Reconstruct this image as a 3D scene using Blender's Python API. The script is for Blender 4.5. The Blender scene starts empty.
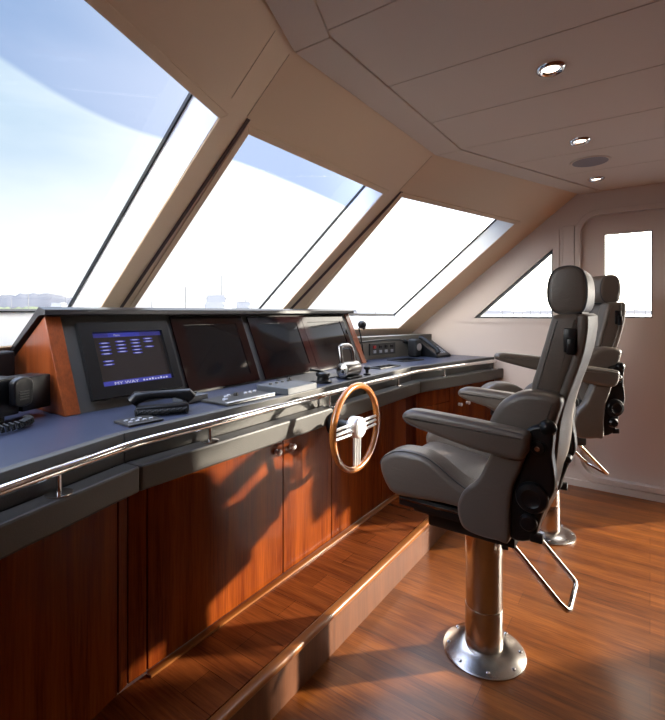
import bpy, bmesh, math, random
from mathutils import Vector, Matrix
random.seed(7)
R = math.radians
SC = bpy.context.scene
COL = SC.collection

# ------------------------------------------------------------------ camera
CAMZ = 1.4
FPX, HOR = 455.0, 312.0
YAW = math.atan(318 / 455.0)
cd = bpy.data.cameras.new('camera')
cd.sensor_fit = 'HORIZONTAL'; cd.sensor_width = 36.0
cd.lens = FPX / 665 * 36
cd.shift_y = -(360 - HOR) / 665
cd.shift_x = 0.5 / 665
cd.clip_start = 0.02; cd.clip_end = 6000
cam = bpy.data.objects.new('camera', cd); COL.objects.link(cam)
cam.location = (0, 0, CAMZ); cam.rotation_euler = (R(90), 0, YAW - R(90))
SC.camera = cam

# ------------------------------------------------------------------ world
SKY_UP, SKY_SUN, SKY_BASE = 5.0, 8.0, 1.0
SKY_PORT = 15.0     # added bright lobe in the port sky to whiten the window reveals
SUN_DIR = Vector((-0.20, 0.20, -0.060)).normalized()
SUN_E = 13.0
w = bpy.data.worlds.new('sky'); SC.world = w; w.use_nodes = True
nt = w.node_tree; nt.nodes.clear()
def N(t, **kw):
    n = nt.nodes.new(t)
    for k, v in kw.items(): setattr(n, k, v)
    return n
def L(a, b): nt.links.new(a, b)
out = N('ShaderNodeOutputWorld'); bg = N('ShaderNodeBackground'); L(bg.outputs[0], out.inputs[0])
tc = N('ShaderNodeTexCoord'); sep = N('ShaderNodeSeparateXYZ'); L(tc.outputs['Generated'], sep.inputs[0])
def mr(sock, a, b, c=0.0, d=1.0):
    n = N('ShaderNodeMapRange'); n.interpolation_type = 'SMOOTHSTEP'
    n.inputs[1].default_value = a; n.inputs[2].default_value = b; n.inputs[3].default_value = c; n.inputs[4].default_value = d
    L(sock, n.inputs[0]); return n.outputs[0]
def math_(op, a, b):
    n = N('ShaderNodeMath', operation=op)
    for i, v in enumerate((a, b)):
        if isinstance(v, (int, float)): n.inputs[i].default_value = v
        else: L(v, n.inputs[i])
    return n.outputs[0]
def mixc(f, a, b):
    n = N('ShaderNodeMix', data_type='RGBA')
    L(f, n.inputs[0])
    for i, v in ((6, a), (7, b)):
        if isinstance(v, tuple): n.inputs[i].default_value = (*v, 1)
        else: L(v, n.inputs[i])
    return n.outputs[2]
cl = N('ShaderNodeTexNoise'); cl.inputs['Scale'].default_value = 2.2; cl.inputs['Detail'].default_value = 5
mp = N('ShaderNodeMapping'); mp.inputs['Scale'].default_value = (1, 1, 3.5); L(tc.outputs['Generated'], mp.inputs[0]); L(mp.outputs[0], cl.inputs['Vector'])
dv = N('ShaderNodeVectorMath', operation='DOT_PRODUCT'); L(tc.outputs['Generated'], dv.inputs[0]); dv.inputs[1].default_value = (-0.45, 0.89, 0)   # port bow
el = mr(sep.outputs[2], 0.0, 0.42)
az = mr(dv.outputs['Value'], 0.28, 0.68)
blue = math_('MULTIPLY', el, az)
blue = math_('MULTIPLY', blue, math_('ADD', mr(cl.outputs[0], 0.35, 0.65, 0.0, 0.35), 0.75))
c1 = mixc(blue, (1.08, 1.10, 1.12), (0.45, 0.61, 0.78))
up = mr(sep.outputs[2], 0.52, 0.75)
c2 = mixc(up, c1, (SKY_UP * 0.78, SKY_UP * 0.92, SKY_UP * 1.25))
dsn = N('ShaderNodeVectorMath', operation='DOT_PRODUCT'); L(tc.outputs['Generated'], dsn.inputs[0]); dsn.inputs[1].default_value = tuple(-SUN_DIR)
glow = mr(dsn.outputs['Value'], 0.15, 0.95)
c3 = mixc(glow, c2, (SKY_SUN * 1.08, SKY_SUN * 0.98, SKY_SUN * 0.85))
dpt = N('ShaderNodeVectorMath', operation='DOT_PRODUCT'); L(tc.outputs['Generated'], dpt.inputs[0]); dpt.inputs[1].default_value = tuple(Vector((-1, .08, .22)).normalized())
c4 = mixc(mr(dpt.outputs['Value'], 0.80, 0.98), c3, (SKY_PORT, SKY_PORT * .98, SKY_PORT * .95))
L(c4, bg.inputs[0]); bg.inputs[1].default_value = SKY_BASE

sd = bpy.data.lights.new('sun', 'SUN'); sd.energy = SUN_E; sd.angle = R(1.6); sd.color = (1.0, 0.90, 0.76)
so = bpy.data.objects.new('sun', sd); COL.objects.link(so)
so.rotation_euler = SUN_DIR.to_track_quat('-Z', 'Y').to_euler(); so.location = (8, -6, 4)

SC.view_settings.view_transform = 'Standard'; SC.view_settings.look = 'None'
SC.view_settings.gamma = 1; SC.view_settings.use_curve_mapping = False
SC.view_settings.exposure = 0.3

# ------------------------------------------------------------------ materials
def newmat(name):
    m = bpy.data.materials.new(name); m.use_nodes = True
    t = m.node_tree; b = t.nodes['Principled BSDF']; return m, t, b
def mat(name, col, rough=0.5, metal=0.0, bump=None, coat=0.0, spec=None, var=None, aniso=0.0, emit=None):
    m, t, b = newmat(name)
    b.inputs['Base Color'].default_value = (*col, 1); b.inputs['Roughness'].default_value = rough
    b.inputs['Metallic'].default_value = metal; b.inputs['Coat Weight'].default_value = coat; b.inputs['Coat Roughness'].default_value = 0.08
    if spec is not None: b.inputs['Specular IOR Level'].default_value = spec
    if aniso: b.inputs['Anisotropic'].default_value = aniso
    if emit: b.inputs['Emission Color'].default_value = (*emit[0], 1); b.inputs['Emission Strength'].default_value = emit[1]
    tcn = t.nodes.new('ShaderNodeTexCoord')
    if bump:
        n = t.nodes.new('ShaderNodeTexNoise'); n.inputs['Scale'].default_value = bump[0]; n.inputs['Detail'].default_value = 4
        t.links.new(tcn.outputs['Object'], n.inputs['Vector'])
        bp = t.nodes.new('ShaderNodeBump'); bp.inputs['Strength'].default_value = bump[1]; bp.inputs['Distance'].default_value = 0.002
        t.links.new(n.outputs[0], bp.inputs['Height']); t.links.new(bp.outputs[0], b.inputs['Normal'])
    if var:
        n = t.nodes.new('ShaderNodeTexNoise'); n.inputs['Scale'].default_value = var[0]; n.inputs['Detail'].default_value = 3
        t.links.new(tcn.outputs['Object'], n.inputs['Vector'])
        r = t.nodes.new('ShaderNodeValToRGB'); r.color_ramp.elements[0].position = .35; r.color_ramp.elements[1].position = .65
        r.color_ramp.elements[0].color = (*[c * (1 - var[1]) for c in col], 1); r.color_ramp.elements[1].color = (*[min(1, c * (1 + var[1])) for c in col], 1)
        t.links.new(n.outputs[0], r.inputs[0]); t.links.new(r.outputs[0], b.inputs['Base Color'])
    return m
def wood(name, dark, light, axis, rough=0.3, coat=0.3, scale=14.0, planks=None, stretch=0.06, spec=.5):
    m, t, b = newmat(name)
    tcn = t.nodes.new('ShaderNodeTexCoord'); mpn = t.nodes.new('ShaderNodeMapping')
    s = [1, 1, 1]; s[axis] = stretch
    mpn.inputs['Scale'].default_value = s
    t.links.new(tcn.outputs['Object'], mpn.inputs[0])
    n = t.nodes.new('ShaderNodeTexNoise'); n.inputs['Scale'].default_value = scale; n.inputs['Detail'].default_value = 6; n.inputs['Distortion'].default_value = 0.6
    t.links.new(mpn.outputs[0], n.inputs['Vector'])
    n2 = t.nodes.new('ShaderNodeTexNoise'); n2.inputs['Scale'].default_value = scale * 9; n2.inputs['Detail'].default_value = 3
    t.links.new(mpn.outputs[0], n2.inputs['Vector'])
    mx = t.nodes.new('ShaderNodeMix'); mx.data_type = 'FLOAT'; mx.inputs[0].default_value = .38
    t.links.new(n.outputs[0], mx.inputs[2]); t.links.new(n2.outputs[0], mx.inputs[3])
    r = t.nodes.new('ShaderNodeValToRGB'); r.color_ramp.elements[0].position = .36; r.color_ramp.elements[1].position = .66
    r.color_ramp.elements[0].color = (*dark, 1); r.color_ramp.elements[1].color = (*light, 1)
    t.links.new(mx.outputs[0], r.inputs[0]); colr = r.outputs[0]
    if planks:
        L_, W_ = planks
        mp2 = t.nodes.new('ShaderNodeMapping'); mp2.inputs['Rotation'].default_value = (0, 0, R(90)); t.links.new(tcn.outputs['Object'], mp2.inputs[0])
        br = t.nodes.new('ShaderNodeTexBrick'); br.inputs['Scale'].default_value = 1; br.inputs['Brick Width'].default_value = L_; br.inputs['Row Height'].default_value = W_
        br.inputs['Mortar Size'].default_value = 0.0009; br.inputs['Mortar Smooth'].default_value = .1; br.offset = .37; br.offset_frequency = 2
        br.inputs['Color1'].default_value = (.78, .76, .74, 1); br.inputs['Color2'].default_value = (1.15, 1.13, 1.08, 1); br.inputs['Mortar'].default_value = (.35, .33, .3, 1)
        t.links.new(mp2.outputs[0], br.inputs['Vector'])
        mm = t.nodes.new('ShaderNodeMix'); mm.data_type = 'RGBA'; mm.blend_type = 'MULTIPLY'; mm.inputs[0].default_value = 1
        t.links.new(colr, mm.inputs[6]); t.links.new(br.outputs[0], mm.inputs[7]); colr = mm.outputs[2]
    t.links.new(colr, b.inputs['Base Color'])
    b.inputs['Roughness'].default_value = rough; b.inputs['Coat Weight'].default_value = coat; b.inputs['Coat Roughness'].default_value = 0.12; b.inputs['Specular IOR Level'].default_value = spec
    bp = t.nodes.new('ShaderNodeBump'); bp.inputs['Strength'].default_value = .08; bp.inputs['Distance'].default_value = .002
    t.links.new(n2.outputs[0], bp.inputs['Height']); t.links.new(bp.outputs[0], b.inputs['Normal'])
    return m
M = {}
M['wall'] = mat('warm beige wall lining', (.90, .69, .455), .55, bump=(90, .15))
M['wallside'] = mat('pale side lining', (.60, .49, .42), .5, bump=(90, .12))
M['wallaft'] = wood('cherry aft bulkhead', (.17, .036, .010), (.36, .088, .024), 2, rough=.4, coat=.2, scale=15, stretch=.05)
M['reveal'] = mat('white window reveal', (.84, .84, .83), .45)
M['ceil'] = mat('cream padded ceiling', (.72, .60, .47), .7, bump=(160, .25))
M['gap'] = mat('dark brown shadow gap', (.05, .025, .018), .8)
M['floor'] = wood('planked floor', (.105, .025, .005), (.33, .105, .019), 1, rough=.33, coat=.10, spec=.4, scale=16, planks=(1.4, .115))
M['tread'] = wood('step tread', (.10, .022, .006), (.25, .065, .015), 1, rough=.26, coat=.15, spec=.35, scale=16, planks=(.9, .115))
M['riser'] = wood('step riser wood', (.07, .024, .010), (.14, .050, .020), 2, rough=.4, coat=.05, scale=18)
M['nose'] = wood('step nosing', (.18, .055, .012), (.34, .12, .028), 0, rough=.28, coat=.2, scale=14)
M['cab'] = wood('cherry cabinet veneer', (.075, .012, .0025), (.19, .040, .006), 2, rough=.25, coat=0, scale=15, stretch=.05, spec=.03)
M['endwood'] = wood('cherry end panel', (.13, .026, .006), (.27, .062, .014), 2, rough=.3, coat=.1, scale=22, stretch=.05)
M['dark'] = mat('dark charcoal leather', (.022, .021, .024), .35, bump=(260, .2))
M['ledge'] = mat('charcoal leather ledge', (.062, .056, .048), .5, bump=(260, .25))
M['top'] = mat('dark worktop with sky blue', (.028, .034, .062), .34, bump=(300, .15))  # blue in this base colour stands in for the sky's reflection
M['face'] = mat('grey instrument fascia', (.050, .047, .043), .55, bump=(260, .1))
M['black'] = mat('black plastic', (.007, .007, .008), .32, spec=.35)
M['blacksoft'] = mat('black rubber', (.008, .008, .009), .6, spec=.3)
M['glassblack'] = mat('black glass screen', (.006, .006, .007), .06, spec=.6)
M['redglass'] = mat('dark maroon gloss bezel', (.010, .003, .003), .08, spec=.6)
M['bezel'] = mat('graphite bezel', (.035, .033, .031), .35)
M['screen'] = mat('lit screen', (.01, .01, .012), .2, emit=((.06, .045, .04), .22))
M['blueui'] = mat('blue screen graphic', (.01, .01, .03), .3, emit=((.04, .045, .30), .8))
M['bluebtn'] = mat('blue screen button', (.01, .01, .03), .3, emit=((.04, .05, .34), .8))
M['whiteui'] = mat('pale screen lettering', (.1, .1, .1), .3, emit=((.5, .5, .65), .8))
M['leather'] = mat('grey seat leather', (.112, .090, .074), .36, bump=(220, .35), spec=.55)
_t = M['leather'].node_tree; _b = _t.nodes['Bump.001'] if 'Bump.001' in _t.nodes else _t.nodes['Bump']
_n = _t.nodes.new('ShaderNodeTexNoise'); _n.inputs['Scale'].default_value = 11; _n.inputs['Detail'].default_value = 2; _n.inputs['Distortion'].default_value = 1.5
_m = _t.nodes.new('ShaderNodeMapping'); _m.inputs['Scale'].default_value = (.5, 1, 2.2); _tc = _t.nodes['Texture Coordinate']
_t.links.new(_tc.outputs['Object'], _m.inputs[0]); _t.links.new(_m.outputs[0], _n.inputs['Vector'])
_b2 = _t.nodes.new('ShaderNodeBump'); _b2.inputs['Strength'].default_value = .07; _b2.inputs['Distance'].default_value = .02
_t.links.new(_n.outputs[0], _b2.inputs['Height']); _t.links.new(_b2.outputs[0], _b.inputs['Normal'])
M['leather_back'] = mat('taupe shell leather', (.13, .105, .085), .42, bump=(220, .3))
M['piping'] = mat('dark seam piping', (.05, .045, .045), .5)
M['steel'] = mat('brushed steel', (.50, .465, .43), .24, metal=1, aniso=.6)
M['chrome'] = mat('polished chrome', (.70, .68, .67), .09, metal=1)
M['gun'] = mat('dark polished metal', (.22, .22, .23), .18, metal=1)
M['silver'] = mat('satin silver', (.78, .78, .78), .28, metal=.6)
M['greybox'] = mat('grey plastic box', (.055, .06, .07), .4)
M['rim'] = wood('varnished wheel wood', (.27, .085, .018), (.44, .155, .035), 1, rough=.2, coat=.6, scale=9, stretch=.5)
M['grille'] = mat('grey speaker cloth', (.30, .27, .26), .8, bump=(500, .5))
M['lens'] = mat('frosted lamp glass', (.9, .85, .8), .3, emit=((1, .86, .70), 4.0))
M['red'] = mat('red switch', (.35, .02, .015), .4)
M['sticker'] = mat('pale button print', (.28, .29, .33), .5)
M['bluelogo'] = mat('blue emblem', (.02, .06, .35), .4)
M['boat'] = mat('white boat paint', (.17, .18, .21), .5)
M['boatdark'] = mat('boat window band', (.03, .04, .06), .3)
M['mast'] = mat('alloy mast', (.05, .055, .065), .5)
M['hill'] = mat('hazy hillside', (.055, .058, .070), .95, var=(.004, .18))
M['hedge'] = mat('shore scrub', (.09, .11, .05), .95, var=(.05, .25))
M['quay'] = mat('pale quay stone', (.55, .52, .48), .9, var=(.05, .1))
M['roofred'] = mat('terracotta roofs', (.45, .22, .16), .9)
M['sea'] = mat('harbour water', (.03, .06, .10), .3, bump=(.6, .4))
def glassmat(name, tint, band=None):
    m = bpy.data.materials.new(name); m.use_nodes = True; t = m.node_tree; t.nodes.clear()
    o = t.nodes.new('ShaderNodeOutputMaterial'); mx = t.nodes.new('ShaderNodeMixShader')
    tr = t.nodes.new('ShaderNodeBsdfTransparent'); gl = t.nodes.new('ShaderNodeBsdfGlossy'); gl.inputs['Roughness'].default_value = 0.01
    tr.inputs[0].default_value = (*tint, 1)
    fr = t.nodes.new('ShaderNodeFresnel'); fr.inputs[0].default_value = 1.3
    ge = t.nodes.new('ShaderNodeNewGeometry'); fb = t.nodes.new('ShaderNodeMath'); fb.operation = 'SUBTRACT'; fb.inputs[0].default_value = 1; t.links.new(ge.outputs['Backfacing'], fb.inputs[1])
    fm_ = t.nodes.new('ShaderNodeMath'); fm_.operation = 'MULTIPLY'; t.links.new(fr.outputs[0], fm_.inputs[0]); t.links.new(fb.outputs[0], fm_.inputs[1])
    t.links.new(fm_.outputs[0], mx.inputs[0]); t.links.new(tr.outputs[0], mx.inputs[1]); t.links.new(gl.outputs[0], mx.inputs[2]); t.links.new(mx.outputs[0], o.inputs[0])
    if band:   # dash reflection painted as a tint along the pane top, arched lower edge
        zt, zb, cx, hw, tintc = band
        tcn = t.nodes.new('ShaderNodeTexCoord'); sp = t.nodes.new('ShaderNodeSeparateXYZ'); t.links.new(tcn.outputs['Object'], sp.inputs[0])
        def ma(op, a, b):
            n = t.nodes.new('ShaderNodeMath'); n.operation = op
            for i, v in enumerate((a, b)):
                if isinstance(v, (int, float)): n.inputs[i].default_value = v
                else: t.links.new(v, n.inputs[i])
            return n.outputs[0]
        u = ma('DIVIDE', ma('SUBTRACT', sp.outputs[0], cx), hw)
        lim = ma('ADD', ma('MULTIPLY', ma('MULTIPLY', u, u), zb - zt), zt)
        nz = t.nodes.new('ShaderNodeTexNoise'); nz.inputs['Scale'].default_value = 2.0; t.links.new(tcn.outputs['Object'], nz.inputs['Vector'])
        k = ma('SUBTRACT', sp.outputs[2], lim)
        mrn = t.nodes.new('ShaderNodeMapRange'); mrn.inputs[1].default_value = -.004; mrn.inputs[2].default_value = .006; t.links.new(k, mrn.inputs[0])
        mc = t.nodes.new('ShaderNodeMix'); mc.data_type = 'RGBA'; t.links.new(mrn.outputs[0], mc.inputs[0])
        mc.inputs[6].default_value = (*tint, 1); mc.inputs[7].default_value = (*tintc, 1)
        t.links.new(mc.outputs[2], tr.inputs[0])
    return m
M['glass'] = glassmat('clear window glass', (.97, .98, .98))

# ------------------------------------------------------------------ mesh helpers
def crom(pts, n=4):
    out_ = []; k = len(pts)
    for i in range(k):
        p0, p1, p2, p3 = (Vector(pts[(i + j - 1) % k]) for j in range(4))
        for s in range(n):
            t = s / n
            out_.append(0.5 * ((2 * p1) + (p2 - p0) * t + (2 * p0 - 5 * p1 + 4 * p2 - p3) * t * t + (3 * p1 - p0 - 3 * p2 + p3) * t ** 3))
    return [tuple(v) for v in out_]
class MB:
    def __init__(s): s.b = bmesh.new()
    def face(s, pts):
        vs = [s.b.verts.new(p) for p in pts]; return s.b.faces.new(vs)
    def poly(s, verts, faces):
        vs = [s.b.verts.new(p) for p in verts]
        for f in faces:
            try: s.b.faces.new([vs[i] for i in f])
            except ValueError: pass
        return vs
    def box(s, lo, hi, bev=0.0, seg=2, mx=None):
        x0, y0, z0 = lo; x1, y1, z1 = hi
        vs = s.poly([(x0, y0, z0), (x1, y0, z0), (x1, y1, z0), (x0, y1, z0), (x0, y0, z1), (x1, y0, z1), (x1, y1, z1), (x0, y1, z1)],
                    [(3, 2, 1, 0), (4, 5, 6, 7), (0, 1, 5, 4), (1, 2, 6, 5), (2, 3, 7, 6), (3, 0, 4, 7)])
        if mx is not None:
            for v in vs: v.co = mx @ v.co
        if bev: s._bev(vs, bev, seg)
        return s
    def _bev(s, vs, bev, seg):
        es = {e for v in vs for e in v.link_edges}
        bmesh.ops.bevel(s.b, geom=list(es), offset=bev, segments=seg, affect='EDGES', profile=.5)
    def hexa(s, bottom, top, bev=0.0, seg=2):
        n = len(bottom)
        vs = s.poly(list(bottom) + list(top), [tuple(range(n - 1, -1, -1)), tuple(range(n, 2 * n))] + [(i, (i + 1) % n, n + (i + 1) % n, n + i) for i in range(n)])
        if bev: s._bev(vs, bev, seg)
        return s
    def tube(s, path, r, n=12, closed=False, caps=True):
        P = [Vector(p) for p in path]; k = len(P); rings = []
        rr = r if isinstance(r, (list, tuple)) else [r] * k
        up = None
        for i in range(k):
            if closed: t = (P[(i + 1) % k] - P[i - 1])
            else: t = P[min(i + 1, k - 1)] - P[max(i - 1, 0)]
            t.normalize()
            if up is None:
                up = Vector((0, 0, 1)) if abs(t.z) < .9 else Vector((1, 0, 0))
            up = (up - t * up.dot(t))
            if up.length < 1e-5: up = t.orthogonal()
            up.normalize(); sd_ = t.cross(up)
            rings.append([s.b.verts.new(P[i] + (up * math.cos(a) + sd_ * math.sin(a)) * rr[i]) for a in (2 * math.pi * j / n for j in range(n))])
        for i in range(k if closed else k - 1):
            a, b_ = rings[i], rings[(i + 1) % k]
            for j in range(n): s.b.faces.new((a[j], a[(j + 1) % n], b_[(j + 1) % n], b_[j]))
        if caps and not closed:
            s.b.faces.new(rings[0][::-1]); s.b.faces.new(rings[-1])
        return s
    def lathe(s, prof, n=32, mx=None):
        rings = []; new = []
        for r, z in prof:
            if r < 1e-6: v = [s.b.verts.new((0, 0, z))]
            else: v = [s.b.verts.new((r * math.cos(2 * math.pi * j / n), r * math.sin(2 * math.pi * j / n), z)) for j in range(n)]
            rings.append(v); new += v
        for a, b_ in zip(rings, rings[1:]):
            for j in range(n):
                q = [a[j % len(a)], a[(j + 1) % len(a)], b_[(j + 1) % len(b_)], b_[j % len(b_)]]
                q = [v for i, v in enumerate(q) if v not in q[:i]]
                if len(q) > 2:
                    try: s.b.faces.new(q)
                    except ValueError: pass
        if len(rings[0]) > 1: s.b.faces.new(rings[0][::-1])
        if len(rings[-1]) > 1: s.b.faces.new(rings[-1])
        if mx is not None:
            for v in new: v.co = mx @ v.co
        return s
    def pad(s, poly, x0, x1, r, smooth=4, seg=5, dome=0.0, axis=0):
        """closed outline in (y,z) swept along x with rounded rims"""
        P = crom(poly, smooth) if smooth else list(poly)
        k = len(P); ar = sum(P[i][0] * P[(i + 1) % k][1] - P[(i + 1) % k][0] * P[i][1] for i in range(k))
        if ar < 0: P = P[::-1]
        nrm = []
        for i in range(k):
            a, b_ = Vector(P[i - 1]), Vector(P[(i + 1) % k]); t = (b_ - a).normalized(); nrm.append(Vector((-t.y, t.x)))   # inward
        rings = []
        sg = 1 if x1 > x0 else -1
        st = []
        for i in range(seg + 1):
            a = math.pi / 2 * i / seg; st.append((x0 + sg * r * (1 - math.sin(a)), r * (1 - math.cos(a - 0)) ))
        st = [(x0 + sg * r * (1 - math.cos(math.pi / 2 * (1 - 0) * i / seg)) if False else x0 + sg * r * (1 - math.sin(math.pi / 2 * i / seg)), r * (1 - math.cos(math.pi / 2 * (1 - i / seg)) ) if False else r * (1 - math.cos(math.pi / 2 * i / seg))) for i in range(seg + 1)]
        # i=0: full outline at x0+r ; i=seg: inset r at x0
        left = st[::-1]; right = [(x0 + x1 - x, o) for x, o in st]
        for x, o in left + right:
            rings.append([s.b.verts.new((x, P[i][0] + nrm[i].x * o, P[i][1] + nrm[i].y * o)) for i in range(k)])
        for a, b_ in zip(rings, rings[1:]):
            for j in range(k): s.b.faces.new((a[j], a[(j + 1) % k], b_[(j + 1) % k], b_[j]))
        s.b.faces.new(rings[0][::-1]); s.b.faces.new(rings[-1])
        return s
    def sphere(s, c, r, sc=(1, 1, 1), n=16):
        res = bmesh.ops.create_uvsphere(s.b, u_segments=n, v_segments=n // 2 + 2, radius=r)
        for v in res['verts']: v.co = Vector((v.co.x * sc[0] + c[0], v.co.y * sc[1] + c[1], v.co.z * sc[2] + c[2]))
        return s
    def build(s, name, m, parent=None, loc=None, rot=None, smooth=True, ang=38, **props):
        bmesh.ops.recalc_face_normals(s.b, faces=s.b.faces)
        me = bpy.data.meshes.new(name); s.b.to_mesh(me); s.b.free()
        me.materials.append(m if not isinstance(m, str) else M[m])
        if smooth:
            me.polygons.foreach_set('use_smooth', [True] * len(me.polygons)); me.set_sharp_from_angle(angle=R(ang))
        o = bpy.data.objects.new(name, me); COL.objects.link(o)
        if parent: o.parent = parent
        if loc is not None: o.location = loc
        if rot is not None: o.rotation_euler = rot
        for k_, v in props.items(): o[k_] = v
        return o
def thing(name, label, cat, loc=(0, 0, 0), rz=0, group=None):
    o = bpy.data.objects.new(name, None); COL.objects.link(o); o.location = loc; o.rotation_euler = (0, 0, rz); o.empty_display_size = .05
    o['label'] = label; o['category'] = cat
    if group: o['group'] = group
    return o
def struct_empty(name):
    o = bpy.data.objects.new(name, None); COL.objects.link(o); o['kind'] = 'structure'; o.empty_display_size = .05; return o
def aim(p0, p1):
    d = Vector(p1) - Vector(p0); return Matrix.Translation(Vector(p0)) @ d.to_track_quat('Z', 'Y').to_matrix().to_4x4(), d.length
def cyl(mb, p0, p1, r, n=24, ch=0.0):
    mx, l = aim(p0, p1)
    mb.lathe([(r - ch, 0), (r, ch), (r, l - ch), (r - ch, l)] if ch else [(r, 0), (r, l)], n, mx); return mb

# ------------------------------------------------------------------ geometry of the wheelhouse
K, ZC, YE, MS = 1.25, 2.35, 1.08, .39
X1, X2, XS, XP = 1.28, 2.61, 4.14, -0.80       # folds, starboard wall, port wall
YA = -2.6                                        # aft bulkhead
def off_side(x): return MS * (X1 - x) if x < X1 else (MS * (x - X2) if x > X2 else 0.0)
def wy(x, z, t=0.0): return YE - off_side(x) + K * (ZC - z) + t * 1.6
def wp(x, z, t=0.0): return (x, wy(x, z, t), z)

# floor
mb = MB(); mb.box((XP - .1, YA - .1, -.05), (XS + .1, 3.2, 0)); mb.build('floor', 'floor', smooth=False, kind='structure')

# windscreen facets ----------------------------------------------------
def facet(name, xa, xb, inner, ztop=2.42, zbot=.90):
    """flat raked lining with a window opening; inner = TL, TR, BR, BL as (x,z)"""
    mb = MB()
    TL, TR, BR, BL = [wp(*p) for p in inner]
    A, B, C_, D = wp(xa, ztop), wp(xb, ztop), wp(xb, zbot), wp(xa, zbot)
    for q in ((A, B, TR, TL), (B, C_, BR, TR), (C_, D, BL, BR), (D, A, TL, BL)): mb.face(q)
    bmesh.ops.remove_doubles(mb.b, verts=mb.b.verts, dist=1e-5)
    o = mb.build(name, 'wall', smooth=False, kind='structure')
    s = o.modifiers.new('thick', 'SOLIDIFY'); s.thickness = .02; s.offset = -1
    if o.data.polygons[0].normal.y > 0: o.data.flip_normals()
    return o
W1i = [(-.40, 2.125), (1.142, 2.122), (1.176, 1.255), (-.40, 1.255)]
W2i = [(1.335, 2.132), (2.482, 2.132), (2.575, 1.25), (1.385, 1.25)]
W3i = [(2.668, 2.143), (3.849, 2.111), (3.893, 1.25), (2.80, 1.25)]
GT = .14
W1g = [(-.40, 2.25), (1.083, 2.25), (1.118, 1.408), (-.40, 1.408)]
W2g = [(1.335, 2.240), (2.484, 2.240), (2.545, 1.395), (1.39, 1.395)]
W3g = [(2.700, 2.222), (3.857, 2.205), (3.916, 1.377), (2.83, 1.385)]
facet('wall_front_port', XP - .02, X1, W1i)
facet('wall_front', X1, X2, W2i)
facet('wall_front_starboard', X2, XS + .02, W3i)
def window(name, ins, gls, band=None):
    root = struct_empty(name)
    I = [Vector(wp(*p)) for p in ins]; G = [Vector(wp(p[0], p[1], GT)) for p in gls]
    mb = MB()
    for i in range(4):
        j = (i + 1) % 4; mb.face((I[i], I[j], G[j], G[i]))
    bmesh.ops.remove_doubles(mb.b, verts=mb.b.verts, dist=1e-5)
    rv = mb.build('window_reveal', 'reveal', root, smooth=False)
    sm = rv.modifiers.new('thick', 'SOLIDIFY'); sm.thickness = .006; sm.offset = 0
    nrm = (G[1] - G[0]).cross(G[3] - G[0]).normalized()
    if nrm.y < 0: nrm = -nrm
    # black rubber gasket round the pane
    mb = MB(); c0 = sum(G, Vector()) / 4
    gi = []
    for i in range(4):
        a = (G[(i + 1) % 4] - G[i]).normalized() + (G[i - 1] - G[i]).normalized(); gi.append(G[i] + a * .010)
    for i in range(4):
        j = (i + 1) % 4
        mb.hexa([G[i], G[j], gi[j], gi[i]], [v - nrm * .012 for v in (G[i], G[j], gi[j], gi[i])])
    mb.build('window_gasket', 'black', root, smooth=False)
    mb = MB(); mb.hexa(G, [v + nrm * .006 for v in G])
    mb.build('glass_pane', M['glass'] if band is None else glassmat(name + ' glass', (.97, .98, .98), band), root, smooth=False)
    # slim raised moulding round the opening
    C = sum(I, Vector()) / 4; n2 = (I[1] - I[0]).cross(I[3] - I[0]).normalized()
    if n2.y > 0: n2 = -n2
    mb = MB(); O = []
    for i in range(4):
        a = -((I[(i + 1) % 4] - I[i]).normalized() + (I[i - 1] - I[i]).normalized()); O.append(I[i] + a * .034)
    for i in range(4):
        j = (i + 1) % 4
        mb.hexa([I[i], I[j], O[j], O[i]], [v + n2 * .006 for v in (I[i], I[j], O[j], O[i])], bev=.002, seg=1)
    mb.build('window_moulding', 'wall', root, smooth=False)
    return root
window('window_1', W1i, W1g, band=(2.045, 2.075, .65, .40, (.76, .80, .90)))
window('window_2', W2i, W2g, band=(2.112, 2.09, 1.55, .9, (.66, .73, .88)))
window('window_3', W3i, W3g, band=(2.15, 2.11, 2.9, 1.0, (.80, .86, .95)))
# dark shade channels beside the folds, flush with the lining
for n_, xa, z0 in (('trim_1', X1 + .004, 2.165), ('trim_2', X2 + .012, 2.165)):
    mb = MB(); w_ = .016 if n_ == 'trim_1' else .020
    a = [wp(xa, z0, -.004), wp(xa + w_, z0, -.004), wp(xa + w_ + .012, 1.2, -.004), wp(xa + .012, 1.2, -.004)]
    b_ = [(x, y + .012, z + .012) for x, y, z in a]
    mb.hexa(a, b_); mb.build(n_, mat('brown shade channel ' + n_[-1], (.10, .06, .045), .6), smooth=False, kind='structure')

def seam(n_, xa, za, xb, zb_):
    mb = MB(); w_ = .0018
    a = [wp(xa, za, -.0015), wp(xa + w_, za, -.0015), wp(xb + w_, zb_, -.0015), wp(xb, zb_, -.0015)]
    mb.hexa(a, [(x, y + .01, z + .01) for x, y, z in a]); mb.build(n_, M['seam'], smooth=False, kind='structure')
M['seam'] = mat('lining seam', (.60, .44, .28), .8)
seam('trim_4', 1.143, 2.345, 1.143, 2.175)
seam('trim_5', X1 - .002, 2.345, X1 - .002, 2.17)
seam('trim_6', X2 - .002, 2.345, X2 - .002, 2.17)
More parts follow.
